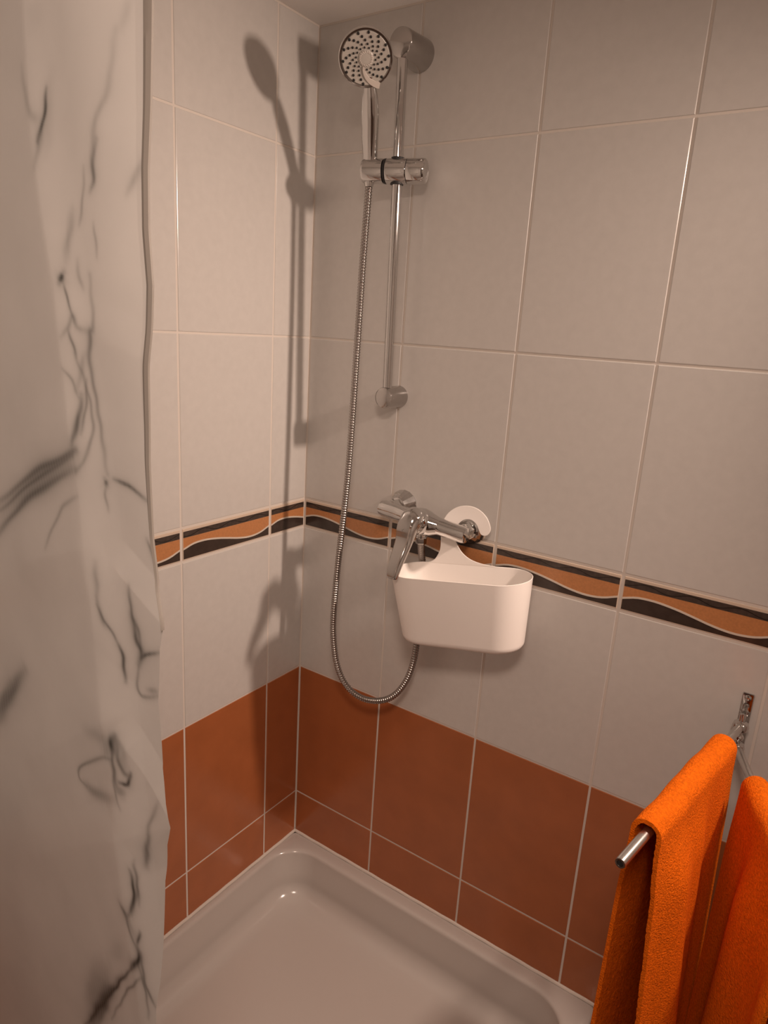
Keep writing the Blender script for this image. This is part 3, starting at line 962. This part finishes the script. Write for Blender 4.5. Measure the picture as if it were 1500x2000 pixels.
VEINS= [(1.56, 0.9, [(0.4495, 1.4898), (0.446, 1.4762), (0.4406, 1.4651), (0.4335, 1.4526)]), (2.7, 0.35, [(0.4404, 1.4636), (0.4353, 1.4525), (0.4291, 1.4347)]), (3.38, 0.3, [(0.4165, 1.5091), (0.4227, 1.4835), (0.4283, 1.4712), (0.435, 1.4696)]), (2.56, 0.28, [(0.5347, 1.518), (0.5246, 1.4828), (0.5119, 1.4631), (0.5039, 1.4389), (0.5035, 1.42)]), (2.12, 0.6, [(0.5103, 1.4484), (0.5039, 1.4309), (0.5035, 1.4192), (0.4994, 1.4128)]), (1.43, 0.35, [(0.492, 1.4299), (0.4872, 1.4014), (0.4805, 1.3882)]), (3.43, 0.35, [(0.4739, 1.3989), (0.4657, 1.3787), (0.4617, 1.3614)]), (2.74, 0.95, [(0.4593, 1.3503), (0.4547, 1.3428)]), (1.21, 0.6, [(0.4595, 1.3409), (0.4606, 1.3347), (0.4646, 1.3244), (0.4687, 1.3099)]), (1.99, 0.3, [(0.4756, 1.3607), (0.4785, 1.345), (0.4833, 1.3366)]), (2.22, 0.5, [(0.492, 1.3476), (0.495, 1.3186), (0.4938, 1.307), (0.4888, 1.3026), (0.4874, 1.2794), (0.4907, 1.2595), (0.4938, 1.2323), (0.4995, 1.2063), (0.503, 1.1846)]), (1.29, 0.6, [(0.4625, 1.302), (0.4712, 1.2825)]), (1.41, 0.35, [(0.5025, 1.3875), (0.5037, 1.3613)]), (2.1, 0.3, [(0.5566, 1.4278), (0.5404, 1.4075)]), (1.15, 0.6, [(0.5594, 1.432), (0.558, 1.4161)]), (2.03, 0.4, [(0.4536, 1.2964), (0.4622, 1.3054), (0.4676, 1.3141), (0.4735, 1.306), (0.4875, 1.3046)]), (1.55, 0.45, [(0.4689, 1.2845), (0.4784, 1.2658), (0.4851, 1.2358), (0.4854, 1.2126), (0.4748, 1.1916), (0.4626, 1.1786)]), (1.45, 0.4, [(0.4522, 1.2702), (0.4633, 1.2623), (0.4698, 1.2475)]), (2.75, 0.75, [(0.4741, 1.2501), (0.4678, 1.2213), (0.4605, 1.2036)]), (1.28, 0.5, [(0.482, 1.2639), (0.4779, 1.2372), (0.4724, 1.2142)]), (2.91, 0.7, [(0.4643, 1.2013), (0.4594, 1.196), (0.3909, 1.1721), (0.3337, 1.1451), (0.2568, 1.1048)]), (3.59, 0.75, [(0.463, 1.1815), (0.3858, 1.1505), (0.3246, 1.1173), (0.2489, 1.0663)]), (9.36, 0.3, [(0.4609, 1.1897), (0.3882, 1.1614), (0.3314, 1.1332), (0.2533, 1.0879)]), (1.78, 0.6, [(0.4597, 1.1927), (0.393, 1.1664), (0.325, 1.1319), (0.2616, 1.0969)]), (1.78, 0.75, [(0.511, 1.1805), (0.5243, 1.1787), (0.5383, 1.1768), (0.559, 1.1705)]), (2.27, 0.7, [(0.4989, 1.179), (0.5018, 1.1734)]), (1.3, 0.4, [(0.4999, 1.1731), (0.4986, 1.1627), (0.5017, 1.1492)]), (1.76, 0.4, [(0.4644, 1.158), (0.4437, 1.1467), (0.4224, 1.1343), (0.3926, 1.1016), (0.377, 1.084)]), (1.74, 0.5, [(0.5546, 1.1363), (0.5638, 1.1173)]), (2.75, 0.35, [(0.4834, 1.0977), (0.4869, 1.0625)]), (1.49, 0.6, [(0.4847, 1.0579), (0.4924, 1.0473), (0.5024, 1.0344), (0.5109, 1.0225)]), (1.95, 0.85, [(0.5109, 1.0225), (0.5151, 1.0116), (0.5174, 0.9885)]), (2.03, 0.6, [(0.5303, 1.0873), (0.5314, 1.0678), (0.5353, 1.0504)]), (3.66, 0.8, [(0.535, 1.0539), (0.5361, 1.0389), (0.5416, 1.028), (0.5366, 1.0132)]), (2.42, 0.5, [(0.5312, 1.0602), (0.5404, 1.0481), (0.5438, 1.0329)]), (1.62, 0.8, [(0.539, 1.0198), (0.5493, 1.0272), (0.5695, 1.0353)]), (1.61, 0.5, [(0.5376, 1.0151), (0.5319, 0.9929), (0.5366, 0.9797), (0.5471, 0.9805), (0.5613, 0.9872)]), (2.37, 0.4, [(0.548, 0.9883), (0.5618, 0.9926)]), (6.85, 0.7, [(0.2942, 0.9137), (0.265, 0.8809), (0.2431, 0.8541), (0.2033, 0.8044)]), (5.67, 0.5, [(0.2516, 0.8791), (0.2253, 0.8441), (0.2076, 0.8209)]), (3.95, 0.95, [(0.5033, 0.9258), (0.5, 0.9165), (0.5017, 0.9089)]), (2.26, 0.6, [(0.5017, 0.9117), (0.5015, 0.8918), (0.5065, 0.8674)]), (2.46, 0.6, [(0.5075, 0.9274), (0.5104, 0.904), (0.5151, 0.8924), (0.523, 0.8931)]), (1.78, 0.95, [(0.5102, 0.8789), (0.5204, 0.8818), (0.5245, 0.8959)]), (4.32, 0.4, [(0.5099, 0.8747), (0.5133, 0.8644)]), (6.13, 0.25, [(0.4423, 0.9055), (0.4738, 0.9156), (0.4945, 0.917)]), (8.18, 0.3, [(0.4835, 0.9048), (0.4985, 0.9076)]), (1.62, 0.55, [(0.4999, 0.8998), (0.486, 0.8952), (0.4651, 0.8814), (0.432, 0.8595), (0.4161, 0.8427), (0.4163, 0.8317), (0.4325, 0.8297)]), (5.25, 0.5, [(0.4301, 0.8303), (0.4513, 0.8329), (0.4971, 0.8545)]), (1.5, 0.4, [(0.5015, 0.8918), (0.502, 0.8684), (0.508, 0.8474)]), (2.04, 0.4, [(0.5613, 0.8768), (0.5492, 0.8488), (0.543, 0.8206)]), (2.99, 0.65, [(0.5453, 0.8309), (0.5399, 0.8099), (0.5396, 0.7928)]), (2.1, 0.9, [(0.5177, 0.7785), (0.5204, 0.7629), (0.5205, 0.7391), (0.5138, 0.7208)]), (1.63, 0.4, [(0.5246, 0.7939), (0.5266, 0.7608), (0.5289, 0.7402)]), (3.28, 0.5, [(0.4967, 0.7242), (0.5051, 0.7205), (0.5102, 0.716)]), (1.78, 0.5, [(0.5103, 0.7174), (0.5127, 0.6992), (0.5227, 0.6857)]), (1.76, 0.8, [(0.5298, 0.7078), (0.5243, 0.6899)]), (3.07, 0.95, [(0.525, 0.6857), (0.5261, 0.6706), (0.5107, 0.6496)]), (1.86, 0.9, [(0.5191, 0.6606), (0.4847, 0.6106), (0.4232, 0.517), (0.3763, 0.4438)]), (1.56, 0.6, [(0.5301, 0.6505), (0.5166, 0.6336), (0.4914, 0.5961), (0.4512, 0.5223)]), (7.36, 0.75, [(0.4479, 0.5689), (0.4222, 0.5201), (0.3859, 0.4497)]), (3.99, 0.6, [(0.4609, 0.5763), (0.4355, 0.5276), (0.4115, 0.4748)]), (1.85, 0.6, [(0.5286, 0.6839), (0.5382, 0.6422), (0.55, 0.6237)]), (1.57, 0.5, [(0.526, 0.6679), (0.5352, 0.6403), (0.5396, 0.6023)]), (8.27, 0.22, [(0.4305, 0.5908), (0.4054, 0.5414), (0.3922, 0.5107)]), (8.56, 0.2, [(0.4949, 0.6643), (0.4574, 0.618)]), (2.2, 0.35, [(0.4855, 1.0656), (0.4896, 1.0491), (0.4951, 1.0377)]), (1.65, 0.4, [(0.5236, 0.7873), (0.5267, 0.7701), (0.5235, 0.7438), (0.5185, 0.7222)]), (4.13, 0.3, [(0.5014, 0.7244), (0.5117, 0.7117), (0.5208, 0.6976)]), (3.55, 0.3, [(0.5054, 0.9266), (0.517, 0.9149), (0.5175, 0.8979)]), (8.26, 0.25, [(0.4553, 0.6014), (0.4183, 0.5441), (0.3876, 0.4907)]), (3.46, 0.6, [(0.4882, 0.6188), (0.4441, 0.5544), (0.3989, 0.4759)]), (8.71, 0.3, [(0.4456, 1.1846), (0.3794, 1.1597), (0.3106, 1.1217)]), (2.46, 0.3, [(0.4688, 1.254), (0.4765, 1.2721), (0.4809, 1.2853)]), (2.78, 0.25, [(0.4917, 1.3069), (0.4855, 1.2856)]), (4.57, 0.12, [(0.4559, 1.5007), (0.4437, 1.4425)]), (3.13, 0.15, [(0.5452, 1.538), (0.5403, 1.5175)]), (9.05, 0.08, [(0.437, 1.5522), (0.4467, 1.53)])]

EZ, EX, KZ, KX = map(np.array, (EZ, EX, KZ, KX))
CY = -0.86


def c_depth(X, Z):
    d = X - np.interp(Z, KZ, KX)
    s_ = .006
    dl = np.sqrt(np.minimum(d, 0) ** 2 + s_ * s_) - s_
    dr = np.sqrt(np.maximum(d, 0) ** 2 + s_ * s_) - s_
    y = .040 * (1 - np.exp(-dl / .18)) + .09 * dr
    y = y + .0035 * np.sin(38 * X + 7 * Z) * np.clip(d / .05, 0, 1)
    for i, (x0, z0, x1, z1) in enumerate(DIA):
        tx, tz = x1 - x0, z1 - z0
        l = math.hypot(tx, tz)
        dist = ((X - x0) * -tz + (Z - z0) * tx) / l
        u = ((X - x0) * tx + (Z - z0) * tz) / l / l
        amp = (.0042, .0042, .0020, .0024, .0016, .0012, .001)[i]
        wu, wd = ((.03, .09), (.03, .09), (.05, .05), (.05, .05), (.04, .04), (.03, .05), (.04, .04))[i]
        t_ = np.where(dist > 0, np.clip(1 - dist / wu, 0, 1), np.clip(1 + dist / wd, 0, 1))
        m_ = np.clip((u + .1) / .25, 0, 1) * np.clip((1.25 - u) / .25, 0, 1)
        y = y - amp * t_ * m_
    return y


def build_curtain():
    xs = np.concatenate([[0.006], np.linspace(0.03, 0.10, 20), np.linspace(0.1015, 1.0, 10)[:0]])
    ss = np.concatenate([np.arange(0, 0.50, 0.0014), [0.515, 0.53, 0.545]])      # distance left of the free edge
    zs = np.concatenate([np.arange(-0.12, 0.12, 0.03), np.arange(0.12, 1.60, 0.0018), np.arange(1.60, 1.872, 0.03)])
    Z, S = np.meshgrid(zs, ss, indexing='ij')
    E = np.interp(Z, EZ, EX)
    X = E - S
    Y = CY + c_depth(X, Z)
    P = np.zeros(X.shape)
    # printed marble veins
    rs = np.random.RandomState(5)
    wx = 0.0008 * np.sin(95 * Z + 40 * X) + 0.0006 * np.sin(260 * Z - 90 * X + 1.0)
    wz = 0.0010 * np.sin(80 * X - 55 * Z + 2.0)
    gr = 0.5 + 0.5 * np.sin(900 * X + 120 * Z + 2.5 * np.sin(70 * Z))
    for w, dark, pts in VEINS:
        w = w / 800.0
        q = spline([(x, z, 0) for x, z in pts], 6)[:, :2] if len(pts) > 2 else np.array(pts, float)
        lo = q.min(0) - 4 * w - .006
        hi = q.max(0) + 4 * w + .006
        jz0, jz1 = np.searchsorted(zs, [lo[1], hi[1]])
        Zb, Xb = Z[jz0:jz1] + wz[jz0:jz1], X[jz0:jz1] + wx[jz0:jz1]
        best = np.zeros(Zb.shape)
        tot = len(q) - 1
        for i in range(tot):
            x0, z0 = q[i]
            x1, z1 = q[i + 1]
            l2 = (x1 - x0) ** 2 + (z1 - z0) ** 2 + 1e-12
            t_ = np.clip(((Xb - x0) * (x1 - x0) + (Zb - z0) * (z1 - z0)) / l2, 0, 1)
            ds = np.hypot(Xb - x0 - t_ * (x1 - x0), Zb - z0 - t_ * (z1 - z0))
            g_ = (i + t_) / tot
            taper = 0.35 + 0.65 * np.sin(np.pi * np.clip(g_, 0.02, 0.98)) ** 0.7
            v = taper * (np.exp(-(ds / (w * 1.0)) ** 2) + 0.28 * np.exp(-(ds / (w * 2.6)) ** 2)) / 1.2
            best = np.maximum(best, v)
        P[jz0:jz1] = 1 - (1 - P[jz0:jz1]) * (1 - np.clip(dark * best, 0, 1))
    P *= 0.92 + 0.08 * gr
    H, W = X.shape
    V = np.stack([X, Y, Z], 2).reshape(-1, 3)
    idx = np.arange(H * W).reshape(H, W)
    Q = np.stack([idx[:-1, :-1], idx[1:, :-1], idx[1:, 1:], idx[:-1, 1:]], 2).reshape(-1, 4)
    me = bpy.data.meshes.new('cloth')
    me.vertices.add(len(V))
    me.vertices.foreach_set('co', V.ravel())
    me.loops.add(Q.size)
    me.loops.foreach_set('vertex_index', Q.ravel().astype(np.int32))
    me.polygons.add(len(Q))
    me.polygons.foreach_set('loop_start', np.arange(0, Q.size, 4, dtype=np.int32))
    me.polygons.foreach_set('use_smooth', np.ones(len(Q), bool))
    me.update(calc_edges=True)
    at = me.attributes.new('print', 'FLOAT', 'POINT')
    at.data.foreach_set('value', np.clip(P, 0, 1).ravel().astype(np.float32))
    me.materials.append(M['curtain'])
    root = empty('shower_curtain', (0.3, CY, 1.87))
    o_ = bpy.data.objects.new('cloth', me)
    COL.objects.link(o_)
    o_.parent = root
    o_.location = (-0.3, -CY, -1.87)
    # sewn hem along the free edge, turned away from the room at the top
    hz = np.arange(1.06, 1.87, 0.006)
    hx = np.interp(hz, EZ, EX)
    hw = np.interp(hz, [0.6, 1.08, 1.13, 1.26, 1.35, 1.42, 1.55], [.0006, .0006, .0022, .0052, .0058, .0066, .0105])
    hy = CY + c_depth(hx, hz)
    HV, HF = [], []
    for x, y, z, w in zip(hx, hy, hz, hw):
        HV += [(x - w - 0.3, y - 0.0012 - CY, z - 1.87), (x - w * .4 - 0.3, y - 0.0022 - CY, z - 1.87), (x + 0.0006 - 0.3, y - 0.0006 - CY, z - 1.87),
               (x + 0.0006 - 0.3, y + 0.0012 - CY, z - 1.87), (x - w - 0.3, y + 0.0012 - CY, z - 1.87)]
    for i in range(len(hz) - 1):
        for k in range(5):
            m_ = (k + 1) % 5
            HF.append((5 * i + k, 5 * i + m_, 5 * i + 5 + m_, 5 * i + 5 + k))
    sharp(mesh('hem', HV, HF, M['hem'], root), 30)
    tag(root, 'white shower curtain printed with grey marble veins hanging at the left', 'shower curtain')


build_curtain()
